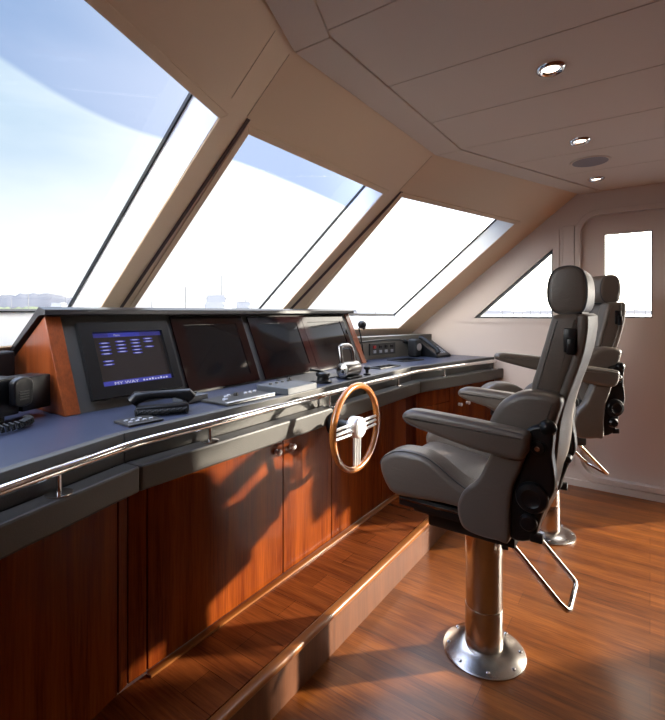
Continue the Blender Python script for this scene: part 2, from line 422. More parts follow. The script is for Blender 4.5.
# ceiling --------------------------------------------------------------
ceil = struct_empty('ceiling')
yb = .905                                        # inner edge of the border band
def ey(x, o=0.0): return YE - off_side(x) - o     # ceiling edge
g = .0022
xs = [XP, .35, .80, 1.25, 1.71, 2.16, 2.61, 3.06, 3.51, XS]
for a, b_ in zip(xs, xs[1:]):
    a2, b2 = a + g, b_ - g
    ya = (yb - off_side(a2) - g); yb2 = (yb - off_side(b2) - g)
    pl = [(a2, YA), (b2, YA), (b2, yb2)]
    for xk in (X2, X1):
        if a2 < xk < b2: pl.append((xk, yb - g))
    pl.append((a2, ya))
    mb = MB(); mb.hexa([(x, y, ZC) for x, y in pl], [(x, y, ZC + .02) for x, y in pl], bev=.002, seg=2)
    mb.build('ceiling_panel', 'ceil', ceil, smooth=False)
def band(x0, x1):
    pl = [(x0, yb - off_side(x0)), (x1, yb - off_side(x1)), (x1, ey(x1, .020)), (x0, ey(x0, .020))]
    mb = MB(); mb.hexa([(x, y, ZC - .006) for x, y in pl], [(x, y, ZC + .03) for x, y in pl], bev=.003, seg=2)
    mb.build('ceiling_border', 'ceil', ceil, smooth=False)
for a, b_ in ((XP, X1 - .002), (X1 + .002, X2 - .002), (X2 + .002, XS)): band(a, b_)
mb = MB(); mb.box((XP - .1, YA - .1, ZC + .021), (XS + .1, 1.3, ZC + .06)); mb.build('ceiling_backing', 'gap', ceil, smooth=False)

# starboard wall (plate with holes through a 2D curve) -------------------
def plate(name, outer, holes, thick, place, m, parent=None, bev=0.0, **props):
    cu = bpy.data.curves.new(name, 'CURVE'); cu.dimensions = '2D'; cu.fill_mode = 'BOTH'; cu.extrude = thick / 2
    if bev: cu.bevel_depth = bev; cu.bevel_resolution = 2; cu.offset = -bev
    for pts in [outer] + holes:
        sp = cu.splines.new('POLY'); sp.points.add(len(pts) - 1); sp.use_cyclic_u = True
        for q, p in zip(sp.points, pts): q.co = (p[0], p[1], 0, 1)
    tmp = bpy.data.objects.new('tmp', cu); COL.objects.link(tmp)
    dg = bpy.context.evaluated_depsgraph_get(); dg.update()
    me = bpy.data.meshes.new_from_object(tmp.evaluated_get(dg)); bpy.data.objects.remove(tmp)
    me.transform(place); me.materials.clear(); me.materials.append(M[m])
    me.name = name
    o = bpy.data.objects.new(name, me); COL.objects.link(o)
    if parent: o.parent = parent
    for k_, v in props.items(): o[k_] = v
    return o
def rrect(x0, y0, x1, y1, r, n=8, corners=(1, 1, 1, 1)):
    o = []
    for i, (cx, cy, a0) in enumerate(((x1 - r, y1 - r, 0), (x0 + r, y1 - r, 90), (x0 + r, y0 + r, 180), (x1 - r, y0 + r, 270))):
        if corners[i]:
            for k_ in range(n + 1):
                a = R(a0 + 90 * k_ / n); o.append((cx + r * math.cos(a), cy + r * math.sin(a)))
        else: o.append(((x1, y1), (x0, y1), (x0, y0), (x1, y0))[i])
    return o
# place: local (u,v,w) -> world (x = XS + w, y = u, z = v)
PS = Matrix(((0, 0, 1, XS + .03), (1, 0, 0, 0), (0, 1, 0, 0), (0, 0, 0, 1)))
tri = [(1.315, 1.345), (.659, 1.345), (.659, 1.925)]
doorhole = rrect(-.245, .10, .455, 2.165, .14)
sun_door_hole = [(-1.95, .06), (-.42, .06), (-.42, 1.84), (-1.95, 1.84)]
plate('wall_starboard', [(YA, -.03), (2.12, -.03), (2.12, .95), (wy(XS, .95), .95), (wy(XS, 2.42), 2.42), (YA, 2.42)], [tri, doorhole, sun_door_hole], .06, PS, 'wallside', kind='structure')
def sx(o): return Matrix(((0, 0, 1, XS + o), (1, 0, 0, 0), (0, 1, 0, 0), (0, 0, 0, 1)))
# triangular side window: frame moulding, gasket, pane
wr = struct_empty('window_4')
tro = [(1.50, 1.305), (.612, 1.305), (.612, 2.08)]
plate('window_moulding', tro, [tri], .016, sx(-.004), 'wallside', wr)
tig = [(1.262, 1.359), (.671, 1.359), (.671, 1.885)]
plate('window_gasket', tri, [tig], .02, sx(.02), 'black', wr)
plate('glass_pane', tri, [], .006, sx(.045), 'glass', wr)
# pilaster between triangular window and door
mb = MB(); mb.box((XS - .012, .50, .16), (XS - .0005, .585, 2.10), .003); mb.build('trim_3', 'wallside', smooth=False, kind='structure')
# door
dr = struct_empty('door_1')
plate('door_frame', rrect(-.285, .06, .495, 2.205, .17), [doorhole], .022, sx(-.008), 'wallside', dr, bev=.003)
dwin = [(-.015, 1.355), (.298, 1.355), (.298, 2.015), (-.015, 2.015)]
plate('door_leaf', rrect(-.243, .102, .453, 2.163, .138), [dwin], .03, sx(.045), 'wallside', dr)
plate('door_glass', dwin, [], .006, sx(.05), 'glass', dr)
dwi = [(-.008, 1.364), (.291, 1.364), (.291, 2.008), (-.008, 2.008)]
plate('door_gasket', dwin, [dwi], .008, sx(.046), 'black', dr)
mb = MB(); mb.tube([(XS - .02, -.20, 1.0), (XS - .045, -.20, 1.0), (XS - .045, -.11, 1.0)], .009); cyl(mb, (XS + .03, -.20, 1.0), (XS - .02, -.20, 1.0), .022)
mb.build('door_handle', 'chrome', dr)
# skirting
mb = MB(); mb.box((XS - .018, YA, 0), (XS, -1.97, .10), .004); mb.box((XS - .018, -.40, 0), (XS, 1.10, .055), .004); mb.build('baseboard_starboard', 'wallside', smooth=False, kind='structure')
# added glazed aft opening, unseen, sized to let the low sun in
d2 = struct_empty('added_sun_door')
plate('door_frame', [(-1.95, .06), (-.42, .06), (-.42, 1.84), (-1.95, 1.84)], [[(-1.91, .10), (-.46, .10), (-.46, 1.80), (-1.91, 1.80)]], .04, sx(.03), 'wallside', d2)
plate('door_glass', [(-1.91, .10), (-.46, .10), (-.46, 1.80), (-1.91, 1.80)], [], .006, sx(.03), 'glass', d2)
# unseen slab added off the starboard side to keep sun off the monitors
mb = MB(); mb.box((5.5, -.78, -.2), (5.62, -.04, 2.42), .01); mb.build('added_sun_blocker', 'boat', smooth=False, kind='structure')
# port and aft walls
mb = MB(); pp = [(YA, -.03), (2.2, -.03), (2.2, .95), (wy(XP, .95), .95), (wy(XP, 2.42), 2.42), (YA, 2.42)]
mb.hexa([(XP - .06, y, z) for y, z in pp], [(XP, y, z) for y, z in pp]); mb.build('wall_port', 'wallaft', smooth=False, kind='structure')
PA = Matrix(((1, 0, 0, 0), (0, 0, 1, YA - .03), (0, 1, 0, 0), (0, 0, 0, 1)))
plate('wall_aft', [(XP, -.03), (XS, -.03), (XS, 2.42), (XP, 2.42)], [], .06, PA, 'wallaft', kind='structure')

# ------------------------------------------------------------------ step
YR, YC, ZS = 1.053, 1.40, .175
st = thing('footrest_step', 'long wooden step running along the foot of the helm cabinets', 'step')
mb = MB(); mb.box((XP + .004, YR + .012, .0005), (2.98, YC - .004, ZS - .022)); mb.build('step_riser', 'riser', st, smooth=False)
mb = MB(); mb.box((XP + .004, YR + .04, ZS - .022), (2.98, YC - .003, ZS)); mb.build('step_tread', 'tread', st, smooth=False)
mb = MB(); mb.box((XP + .004, YR, ZS - .024), (2.98, YR + .039, ZS + .001), .007, 3); mb.build('step_nosing', 'nose', st)
mb = MB(); mb.box((.9, YC - .035, ZS + .0005), (2.98, YC - .004, ZS + .010), .003); mb.build('step_rear_strip', 'nose', st)

# ------------------------------------------------------------------ console front line
FL = [Vector((XP + .01, 1.42 - .25 * (.834 - XP))), Vector((.834, 1.42)), Vector((3.03, 1.42)), Vector((XS - .004, 1.135))]
def offs(o):   # offset towards the room by o
    r = []
    for i, p in enumerate(FL):
        ds = []
        if i > 0: ds.append((FL[i] - FL[i - 1]).normalized())
        if i < 3: ds.append((FL[i + 1] - FL[i]).normalized())
        ns = [Vector((d.y, -d.x)) for d in ds]     # points to -y (room)
        if len(ns) == 2:
            m_ = (ns[0] + ns[1]).normalized(); r.append(p + m_ * (o / m_.dot(ns[0])))
        else:   # keep x
            n_ = ns[0]; r.append(Vector((p.x, p.y + o / n_.y)))
    return r
# worktop
wt = thing('worktop', 'dark grey helm worktop spanning the cabinets under the windscreen', 'worktop')
f0 = offs(0)
back = [(XS - .004, wy(XS, 1.03) - .05), (X2, wy(X2, 1.03) - .05), (X1, wy(X1, 1.03) - .05), (XP + .01, wy(XP, 1.03) - .05)]
mb = MB()
pl = [(p.x, p.y) for p in f0] + back
mb.hexa([(x, y, .974) for x, y in pl], [(x, y, 1.0) for x, y in pl]); mb.build('worktop_surface', 'top', wt, smooth=False)
f1 = offs(.004)
def strip(mb, A, B, i, z0, z1, bev=0.0, gap=.0012):
    """segment i between offset lines A (room side) and B"""
    a0, a1, b0, b1 = A[i], A[i + 1], B[i], B[i + 1]
    d = (a1 - a0).normalized() * gap
    q = [a0 + d, a1 - d, b1 - d, b0 + d]
    mb.hexa([(p.x, p.y, z0) for p in q], [(p.x, p.y, z1) for p in q], bev=bev)
for i in range(3):
    mb = MB(); strip(mb, f1, offs(-.03), i, .905, 1.0015, .003); mb.build('worktop_edge', 'ledge', wt, smooth=False)
mb = MB()
for i in range(3): strip(mb, offs(-.035), offs(-.25), i, .8215, .9735, gap=.02 if i != 1 else .002)
mb.build('worktop_frame', 'face', wt, smooth=False)
lg = thing('padded_ledge', 'charcoal leather ledge below the chrome rail along the helm front', 'ledge')
l0, l1 = offs(.080), offs(.005)
for i in range(3):
    mb = MB(); strip(mb, l0, l1, i, .822, .907, .008); mb.build('ledge_section', 'ledge', lg, smooth=False)
# cabinets (each unit a thing)
c0, c1 = offs(.020), offs(-.30)
def cabinet(i, t0, t1, label, doors, knobs, zb=ZS + .002, grp='helm base cabinets', drawer=None):
    """doors: list of (s0,s1); knobs: list of (s,z). s measured in metres along the segment from its start"""
    A, B = c0[i], c0[i + 1]; d = (B - A).normalized(); n = Vector((d.y, -d.x)); org = A + d * t0
    th = thing('base_cabinet', label, 'cabinet', (org.x, org.y, zb), math.atan2(d.y, d.x), grp)
    W_ = t1 - t0; H_ = .8205 - zb
    mb = MB(); mb.hexa([(.001, .024, 0), (W_ - .001, .024, 0), (W_ - (.09 if i == 2 else .001), .28, 0), (.001, .28, 0)], [(.001, .024, H_), (W_ - .001, .024, H_), (W_ - (.09 if i == 2 else .001), .28, H_), (.001, .28, H_)]); mb.build('cabinet_body', 'cab', th, smooth=False)
    for (a, b_, z0, z1) in doors:
        nm = 'drawer' if z1 - z0 < .3 else 'door'
        mb = MB(); mb.box((a - t0 + .0015, 0, z0 - zb), (b_ - t0 - .0015, .022, z1 - zb), .0015, 1); dd = mb.build(nm, 'cab', th, smooth=False)
        for (ks, kz) in knobs:
            if a <= ks <= b_ and z0 < kz < z1:
                mb = MB(); mx = Matrix.Translation((ks - t0, 0, kz - zb)) @ Matrix.Rotation(R(90), 4, 'X')
                mb.lathe([(.013, 0), (.013, .004), (.007, .007), (.007, .014), (.014, .02), (.014, .026), (.009, .03), (0, .031)], 20, mx); mb.build('knob', 'silver', dd)
    return th
zt = .82
cabx = c0[1].x
def sx1(x): return x - cabx
lw = (c0[1] - c0[0]).length
z0 = ZS + .006
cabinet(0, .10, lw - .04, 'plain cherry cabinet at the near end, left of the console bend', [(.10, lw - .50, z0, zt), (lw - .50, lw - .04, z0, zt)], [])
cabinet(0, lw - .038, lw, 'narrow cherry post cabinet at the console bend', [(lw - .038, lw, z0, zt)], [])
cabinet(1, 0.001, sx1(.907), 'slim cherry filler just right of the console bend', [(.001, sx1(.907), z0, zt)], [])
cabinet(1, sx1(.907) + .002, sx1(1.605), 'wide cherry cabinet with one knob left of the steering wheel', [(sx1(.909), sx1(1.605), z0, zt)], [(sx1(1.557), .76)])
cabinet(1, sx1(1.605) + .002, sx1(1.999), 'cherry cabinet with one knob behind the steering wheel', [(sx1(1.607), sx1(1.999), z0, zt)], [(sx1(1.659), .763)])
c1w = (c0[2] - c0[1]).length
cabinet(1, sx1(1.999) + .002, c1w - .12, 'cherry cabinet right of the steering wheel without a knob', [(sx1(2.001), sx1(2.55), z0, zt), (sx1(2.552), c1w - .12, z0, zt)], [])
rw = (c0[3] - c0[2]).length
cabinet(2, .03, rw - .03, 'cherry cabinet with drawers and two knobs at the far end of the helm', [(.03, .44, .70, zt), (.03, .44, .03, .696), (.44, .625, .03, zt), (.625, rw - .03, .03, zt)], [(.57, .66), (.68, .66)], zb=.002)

# handrail ----------------------------------------------------------------
hr = thing('handrail', 'long polished chrome grab rail along the front of the helm', 'handrail')
RZ = .972; rl = offs(.045)
pts = []
P3 = [Vector((p.x, p.y, RZ)) for p in rl]
P3[3] = P3[2] + (P3[3] - P3[2]) * .965
def bend(a, b_, c, r=.10, n=8):
    d1 = (a - b_).normalized(); d2 = (c - b_).normalized(); o = []
    for i in range(n + 1):
        t = i / n; o.append((b_ + d1 * r) * (1 - t) ** 2 + b_ * 2 * t * (1 - t) + (b_ + d2 * r) * t * t)
    return o
pts = [P3[0]] + bend(P3[0], P3[1], P3[2]) + bend(P3[1], P3[2], P3[3]) + [P3[3] - (P3[3] - P3[2]).normalized() * .02]
mb = MB(); mb.tube(pts, .0145, 20); mb.build('rail', 'chrome', hr)
def railpt(x):
    for a, b_ in zip(P3, P3[1:]):
        if a.x <= x <= b_.x or b_ is P3[3]: return a + (b_ - a) * ((x - a.x) / (b_.x - a.x))
for x in (-.25, .586, 1.155, 1.945, 2.74, 3.35, 4.04):
    p = railpt(x)
    mb = MB(); mb.lathe([(.034, 0), (.034, .003), (.020, .006), (.0075, .008), (.0065, .02), (.0065, RZ - .9075 - .006)], 24, Matrix.Translation((p.x, p.y, .9078)))
    mb.build('rail_post', 'chrome', hr)

# ------------------------------------------------------------------ instrument console
XA, XB = .836, 3.09
FY0, FY1, FZ0, FZ1 = 1.83, 2.0, 1.0005, 1.385
ic = thing('instrument_console', 'sloping grey instrument console with cherry ends and a dark hood', 'console')
def fpt(x, z, o=0.0):
    k_ = (z - FZ0) / (FZ1 - FZ0); ln = math.hypot(FY1 - FY0, FZ1 - FZ0)
    return Vector((x, FY0 + (FY1 - FY0) * k_ - o * (FZ1 - FZ0) / ln, z + o * (FY1 - FY0) / ln))
# body: cross section polygon
def prismx(mb, sec, x0, x1, bev=0.0):
    mb.hexa([(x0, y, z) for y, z in sec], [(x1, y, z) for y, z in sec], bev=bev); return mb
BY, BZ = 2.31, 1.185
mb = MB(); prismx(mb, [(FY0 + .004, FZ0), (FY1 + .004, FZ1), (BY, BZ), (BY, FZ0)], XA + .062, XB - .062); mb.build('console_face', 'face', ic, smooth=False)
for x0, x1 in ((XA, XA + .061), (XB - .061, XB)):
    mb = MB(); prismx(mb, [(FY0 - .006, FZ0), (FY1 - .006, FZ1 - .002), (BY, BZ), (BY, FZ0)], x0, x1, .003); mb.build('end_panel', 'endwood', ic, smooth=False)
mb = MB(); prismx(mb, [(FY1 - .045, FZ1 + .002), (FY1 - .045, FZ1 + .026), (FY1 + .01, FZ1 + .037), (BY + .03, BZ + .022), (BY + .02, BZ + .003), (FY1 + .01, FZ1 + .004)], XA - .016, XB + .016, .004); mb.build('hood', 'dark', ic, smooth=False)

# monitors
def panel_box(mb, x0, x1, z0, z1, o0, o1, bev=0.0, r=None):
    q0 = [fpt(x0, z0, o0), fpt(x1, z0, o0), fpt(x1, z1, o0), fpt(x0, z1, o0)]
    q1 = [fpt(x0, z0, o1), fpt(x1, z0, o1), fpt(x1, z1, o1), fpt(x0, z1, o1)]
    mb.hexa(q0, q1, bev=bev); return mb
def ring(mb, X, Z, x, z, o0, o1):
    """frame between outer rect X,Z and inner rect x,z"""
    O = [(X[0], Z[0]), (X[1], Z[0]), (X[1], Z[1]), (X[0], Z[1])]; I = [(x[0], z[0]), (x[1], z[0]), (x[1], z[1]), (x[0], z[1])]
    for i in range(4):
        j = (i + 1) % 4
        q = [O[i], O[j], I[j], I[i]]
        mb.hexa([fpt(a, b_, o0) for a, b_ in q], [fpt(a, b_, o1) for a, b_ in q])
    return mb
fm = Matrix.Identity(4)
ev = (fpt(0, 1.3) - fpt(0, 1.1)).normalized(); nv = (fpt(0, 1.1, .1) - fpt(0, 1.1)).normalized(); fm[0][:3] = (1, ev.x, nv.x); fm[1][:3] = (0, ev.y, nv.y); fm[2][:3] = (0, ev.z, nv.z)
def text(body, x, z, size, m, parent, o=.0065, align='LEFT', sx_=1.0):
    cu = bpy.data.curves.new('lettering', 'FONT'); cu.body = body; cu.size = size; cu.align_x = align; cu.extrude = .0002; cu.materials.append(M[m])
    ob = bpy.data.objects.new('lettering', cu); COL.objects.link(ob)
    dg = bpy.context.evaluated_depsgraph_get(); dg.update(); me = bpy.data.meshes.new_from_object(ob.evaluated_get(dg)); bpy.data.objects.remove(ob)
    mm = fm.copy(); mm.translation = fpt(x, z, o); me.transform(mm @ Matrix.Diagonal((sx_, 1, 1, 1)))
    ob = bpy.data.objects.new('lettering', me); COL.objects.link(ob); ob.parent = parent; return ob
def monitor(label, X, Z, x, z, bez, scr):
    t = thing('monitor', label, 'monitor', group='helm monitors')
    mb = MB(); ring(mb, X, Z, x, z, .001, .024 if bez == 'black' else .010); mb.build('bezel', bez, t, smooth=False)
    mb = MB(); panel_box(mb, x[0], x[1], z[0], z[1], .001, .0055); s = mb.build('screen', scr, t, smooth=False)
    return t, s
t1, s1 = monitor('lit monitor with a blue menu, nearest the left end of the console', (.946, 1.372), (1.037, 1.345), (1.0, 1.335), (1.082, 1.304), 'black', 'screen')
mb = MB(); panel_box(mb, 1.0, 1.335, 1.286, 1.304, .0056, .006); mb.build('menu_bar', mat('dim blue bar', (.01, .01, .03), .3, emit=((.03, .03, .16), .8)), s1, smooth=False)
mb = MB(); panel_box(mb, 1.075, 1.225, 1.286, 1.304, .0061, .0063); mb.build('menu_title_bar', 'blueui', s1, smooth=False)
mb = MB(); panel_box(mb, 1.0, 1.335, 1.083, 1.104, .0056, .006); mb.build('footer_bar', 'blueui', s1, smooth=False)
text('Menu', 1.10, 1.290, .013, 'whiteui', s1)
text('MY WAY', 1.055, 1.087, .019, 'whiteui', s1, sx_=1.5)
k_ = 0
for cx_, zs in ((1.052, (1.262, 1.247, 1.232, 1.217, 1.186, 1.172)), (1.125, (1.266, 1.251, 1.236, 1.222)), (1.196, (1.270, 1.256, 1.241, 1.226, 1.212)), (1.262, (1.273, 1.260, 1.236))):
    for z_ in zs:
        mb = MB(); mb.lathe([(.5, 0), (.5, .012), (0, .012)], 20, Matrix.Translation(fpt(cx_, z_, .0057)) @ fm @ Matrix.Diagonal((.050, .0085, .05, 1)))
        mb.build('menu_button', 'bluebtn', s1, smooth=False)
        mb = MB(); panel_box(mb, cx_ - .013, cx_ + .013, z_ - .001, z_ + .001, .0064, .0066); mb.build('button_caption', 'whiteui', s1, smooth=False)
for i in range(9):
    x_ = 1.19 + i * .0145
    mb = MB(); panel_box(mb, x_, x_ + .008, 1.090, 1.090 + random.choice((.005, .007, .009)), .0061, .0064); mb.build('footer_icon', 'whiteui', s1, smooth=False)
monitor('switched-off monitor with maroon bezel, second from the left of the console', (1.412, 1.896), (1.010, 1.372), (1.480, 1.842), (1.050, 1.330), 'redglass', 'glassblack')
monitor('switched-off dark monitor, third from the left of the console', (1.946, 2.452), (1.008, 1.368), (2.01, 2.388), (1.057, 1.325), 'redglass', 'glassblack')
monitor('switched-off dark monitor reflecting the sky at the right end of the console', (2.456, 2.966), (1.008, 1.368), (2.505, 2.918), (1.057, 1.325), 'redglass', 'glassblack')

# ------------------------------------------------------------------ dashboard panels either side
sp = thing('switch_panel', 'grey dashboard back panel with a small switch block right of the console', 'panel')
mb = MB()
pa = [(XB + .02, 1.98), (XS - .006, 1.72), (XS - .006, 1.84), (XB + .02, 2.10)]
mb.hexa([(x, y, 1.0005) for x, y in pa], [(x, y, 1.19) for x, y in pa], bev=.003); mb.build('back_panel', mat('dash lining with painted light', (.14, .125, .10), .55, bump=(260, .1)), sp, smooth=False)  # paler grey beige stands in for the light falling on this panel
dirp = (Vector((pa[1][0], pa[1][1], 0)) - Vector((pa[0][0], pa[0][1], 0))).normalized(); npn = Vector((dirp.y, -dirp.x, 0))
def onp(mb, s0, s1, z0, z1, o0, o1, bev=0.0):
    b0 = Vector((pa[0][0], pa[0][1], 0))
    q = [b0 + dirp * s0 + npn * o0, b0 + dirp * s1 + npn * o0, b0 + dirp * s1 + npn * o1, b0 + dirp * s0 + npn * o1]
    mb.hexa([(v.x, v.y, z0) for v in q], [(v.x, v.y, z1) for v in q], bev=bev); return mb
mb = MB(); onp(mb, .20, .52, 1.035, 1.135, .0005, .012, .002); blk = mb.build('switch_block', 'bezel', sp, smooth=False)
for i in range(4):
    for zz in (1.092, 1.052):
        mb = MB(); onp(mb, .235 + i * .072, .268 + i * .072, zz, zz + .024, .0125, .020, .002); mb.build('switch', 'red' if i == 0 and zz > 1.08 else ('sticker' if zz < 1.08 else 'black'), blk, smooth=False)
lp = thing('dash_cover', 'black dash cover behind the radio left of the console', 'panel')
pb = [(XP + .05, 1.54), (.80, 2.17), (.80, 2.27), (XP + .05, 1.64)]
mb = MB(); mb.hexa([(x, y, 1.0005) for x, y in pb], [(x, y, 1.238) for x, y in pb], bev=.01); mb.build('cover_body', 'blacksoft', lp, smooth=False)

# gooseneck microphone right of console, clipped on the panel
gm = thing('gooseneck_microphone', 'small black gooseneck microphone standing at the right end of the console', 'microphone', (3.14, 1.88, 1.0))
mb = MB(); mb.lathe([(.028, .001), (.028, .012), (.018, .016), (0, .017)], 20); mb.build('microphone_base', 'black', gm)
mb = MB(); mb.tube([(0, 0, .015), (.0, .02, .14), (-.005, .03, .21), (-.03, .03, .27), (-.03, .01, .29)], .0055, 10); mb.build('stem', 'black', gm)
mb = MB(); mb.sphere((-.032, 0.0, .30), .033, (1.15, 1, 1)); cyl(mb, (-.032, 0, .285), (-.02, -.02, .265), .013); mb.build('microphone_head', 'black', gm)
# reading lamp arm on the back panel
al = thing('flexible_lamp', 'black flexible lamp arm lying along the switch panel', 'lamp')
b0 = Vector((pa[0][0], pa[0][1], 0)) + npn * .028
mb = MB(); q = [b0 + dirp * s + Vector((0, 0, z)) for s, z in ((.06, 1.150), (.2, 1.158), (.4, 1.162), (.55, 1.155), (.62, 1.14))]; mb.tube(q, .007, 10); mb.build('flexible_arm', 'black', al)
mb = MB(); e0 = q[-1]; e1 = q[-1] + dirp * .05 + Vector((0, 0, -.018)); cyl(mb, e0, e1, .018, 16, .004); mb.build('lamp_head', 'black', al)
mb = MB(); e0 = q[0]; cyl(mb, e0 - npn * .0275, e0 + npn * .008, .014, 16, .002); mb.build('mounting_foot', 'black', al)

# desk phone + loudspeaker at the far right of worktop
dp = thing('desk_phone', 'dark blue-black desk telephone at the far right end of the worktop', 'telephone', (3.90, 1.60, 1.0005), R(-15))
def wedge(mb, x0, x1, y0, y1, h0, h1, bev=.004):
    mb.hexa([(x0, y0, 0), (x1, y0, 0), (x1, y1, 0), (x0, y1, 0)], [(x0, y0, h0), (x1, y0, h0), (x1, y1, h1), (x0, y1, h1)], bev=bev); return mb
mb = MB(); wedge(mb, -.10, .10, -.11, .11, .018, .145); bdy = mb.build('phone_body', 'black', dp, smooth=False)
def slope(x, y, h=0): return (x, y, .018 + (y + .11) / .22 * .127 + h)
mb = MB(); mb.tube([slope(-.07, -.10, .02), slope(-.07, -.085, .04), slope(-.07, .08, .04), slope(-.07, .10, .02)], [.024, .018, .018, .024], 14); mb.build('handset', 'blacksoft', dp)
for r_ in range(4):
    for c_ in range(3):
        x_, y_ = -.02 + c_ * .03, -.08 + r_ * .024
        mb = MB(); mb.hexa([slope(x_, y_), slope(x_ + .02, y_), slope(x_ + .02, y_ + .014), slope(x_, y_ + .014)], [slope(x_, y_, .004), slope(x_ + .02, y_, .004), slope(x_ + .02, y_ + .014, .004), slope(x_, y_ + .014, .004)]); mb.build('key', 'sticker', dp, smooth=False)
mb = MB(); mb.hexa([slope(-.03, .03), slope(.085, .03), slope(.085, .09), slope(-.03, .09)], [slope(-.03, .03, .004), slope(.085, .03, .004), slope(.085, .09, .004), slope(-.03, .09, .004)]); mb.build('display', 'bezel', dp, smooth=False)
ls = thing('loudspeaker', 'small black rounded loudspeaker left of the desk telephone', 'speaker', (3.75, 1.72, 1.0005), R(-15))
mb = MB(); mb.box((-.045, -.05, 0), (.045, .05, .16), .022, 4); mb.build('speaker_body', 'blacksoft', ls)
mb = MB(); mb.lathe([(.032, 0), (.032, .003), (.0, .004)], 24, Matrix.Translation((0, -.0505, .09)) @ Matrix.Rotation(R(90), 4, 'X')); mb.build('speaker_grille', 'grille', ls)

# ------------------------------------------------------------------ radio at the left
rd = thing('radio_set', 'black radio set with a hand microphone left of the cherry end panel', 'radio', (.48, 1.81, 1.0005), R(18))
mb = MB(); mb.box((-.29, 0, .028), (.24, .09, .165), .008); mb.build('radio_body', 'black', rd)
mb = MB(); mb.box((.243, -.01, .034), (.36, .09, .160), .006); mb.build('side_module', 'black', rd)
for x_ in (-.25, .16):
    mb = MB(); mb.box((x_, .01, 0), (x_ + .03, .08, .030)); mb.build('foot', 'blacksoft', rd, smooth=False)
mb = MB(); mb.box((-.26, -.004, .04), (-.02, -.0005, .14), .001); mb.build('display', 'glassblack', rd, smooth=False)
hm = thing('hand_microphone', 'black fist microphone clipped to the front of the radio', 'microphone', (.696, 1.869, 1.066), R(18))
mb = MB(); mb.pad([(-.03, .0), (.03, .0), (.036, .05), (.036, .085), (.012, .10), (-.012, .10), (-.036, .085), (-.036, .05)], .0, .03, .008)
o = mb.build('microphone_body', 'black', hm); o.rotation_euler = (0, 0, R(-90)); o.location = (0, .0, 0)
mb = MB(); [mb.box((-.018, -.0335, .02 + i * .009), (.018, -.0305, .024 + i * .009)) for i in range(4)]; mb.build('microphone_grille', 'bezel', hm, smooth=False)
cc = thing('coiled_cord', 'coiled black cord lying on the worktop in front of the radio', 'cord')
mb = MB(); path = []
ctr = [Vector(p) for p in ((.42, 1.70, 1.0195), (.50, 1.71, 1.0195), (.59, 1.725, 1.0195), (.66, 1.745, 1.0195), (.70, 1.78, 1.0195), (.702, 1.82, 1.022))]
cp = []
for i in range(len(ctr) - 1):
    for s_ in range(20): cp.append(ctr[i].lerp(ctr[i + 1], s_ / 20))
for i, p in enumerate(cp):
    t_ = (cp[min(i + 1, len(cp) - 1)] - cp[max(i - 1, 0)]).normalized(); u_ = Vector((0, 0, 1)); v_ = t_.cross(u_).normalized(); a = i * 1.25
    path.append(p + (u_ * math.cos(a) + v_ * math.sin(a)) * .013)
mb.tube(path, .0042, 6); mb.build('cord_coil', 'blacksoft', cc)

# ------------------------------------------------------------------ items on the worktop
WZ = 1.0005
# keypad
kp = thing('keypad_panel', 'flat dark keypad with pale buttons in front of the lit monitor', 'keypad', (.955, 1.525, WZ), R(-3))
mb = MB(); mb.box((-.066, -.055, 0), (.066, .055, .008), .002); kb = mb.build('keypad_plate', 'bezel', kp, smooth=False)
for i in range(4):
    for j in range(2):
        if (i, j) == (3, 1): continue
        mb = MB(); mb.lathe([(.008, 0), (.008, .003), (.006, .004), (0, .004)], 12, Matrix.Translation((-.042 + i * .026, -.02 + j * .032, .0082))); mb.build('button', 'sticker', kp)
# handset telephone in cradle
ht = thing('radio_handset', 'black telephone handset lying in its cradle beside the keypad', 'telephone', (1.105, 1.60, WZ), R(-33))
mb = MB(); mb.box((-.10, -.032, 0), (.10, .032, .03), .008, 3); mb.build('cradle', 'black', ht)
mb = MB(); mb.tube([(-.112, 0, .046), (-.095, 0, .063), (-.05, 0, .069), (.05, 0, .069), (.095, 0, .063), (.112, 0, .046)], [.024, .026, .017, .017, .026, .024], 14); mb.build('handset', 'black', ht)
mb = MB(); hp = []
for i in range(170):
    t_ = i / 169; a = i * 1.1; hp.append((-.10 + .19 * t_, -.062 + .010 * math.sin(a) - .012 * math.sin(t_ * 3.1), .014 + .010 * math.cos(a)))
mb.tube(hp, .0035, 6); mb.build('coiled_lead', 'blacksoft', ht)
# boxes
def ctrlbox(name, label, cat, loc, rz, sx_, sy_, h, m, tilt=0):
    t = thing(name, label, cat, loc, rz); mb = MB()
    mb.hexa([(-sx_, -sy_, 0), (sx_, -sy_, 0), (sx_, sy_, 0), (-sx_, sy_, 0)], [(-sx_, -sy_ + .003, h), (sx_, -sy_ + .003, h), (sx_, sy_, h + tilt), (-sx_, sy_, h + tilt)], bev=.004)
    mb.build('housing', m, t, smooth=False); return t
t = ctrlbox('control_box', 'small grey control box between the handset and the joystick panel', 'control box', (1.295, 1.67, WZ), 0, .07, .035, .032, 'greybox')
for i in range(3):
    mb = MB(); mb.lathe([(.008, 0), (.008, .006), (0, .007)], 12, Matrix.Translation((-.04 + i * .04, .02, .0325))); mb.build('button', 'bezel', t)
t = ctrlbox('control_unit', 'long flat grey control panel with small knobs under the second monitor', 'control panel', (1.475, 1.545, WZ), R(0), .155, .085, .012, 'bezel')
mb = MB(); mb.box((-.150, -.0835, .0125), (.150, -.066, .0150), .001); mb.build('edge_strip', 'silver', t, smooth=False)
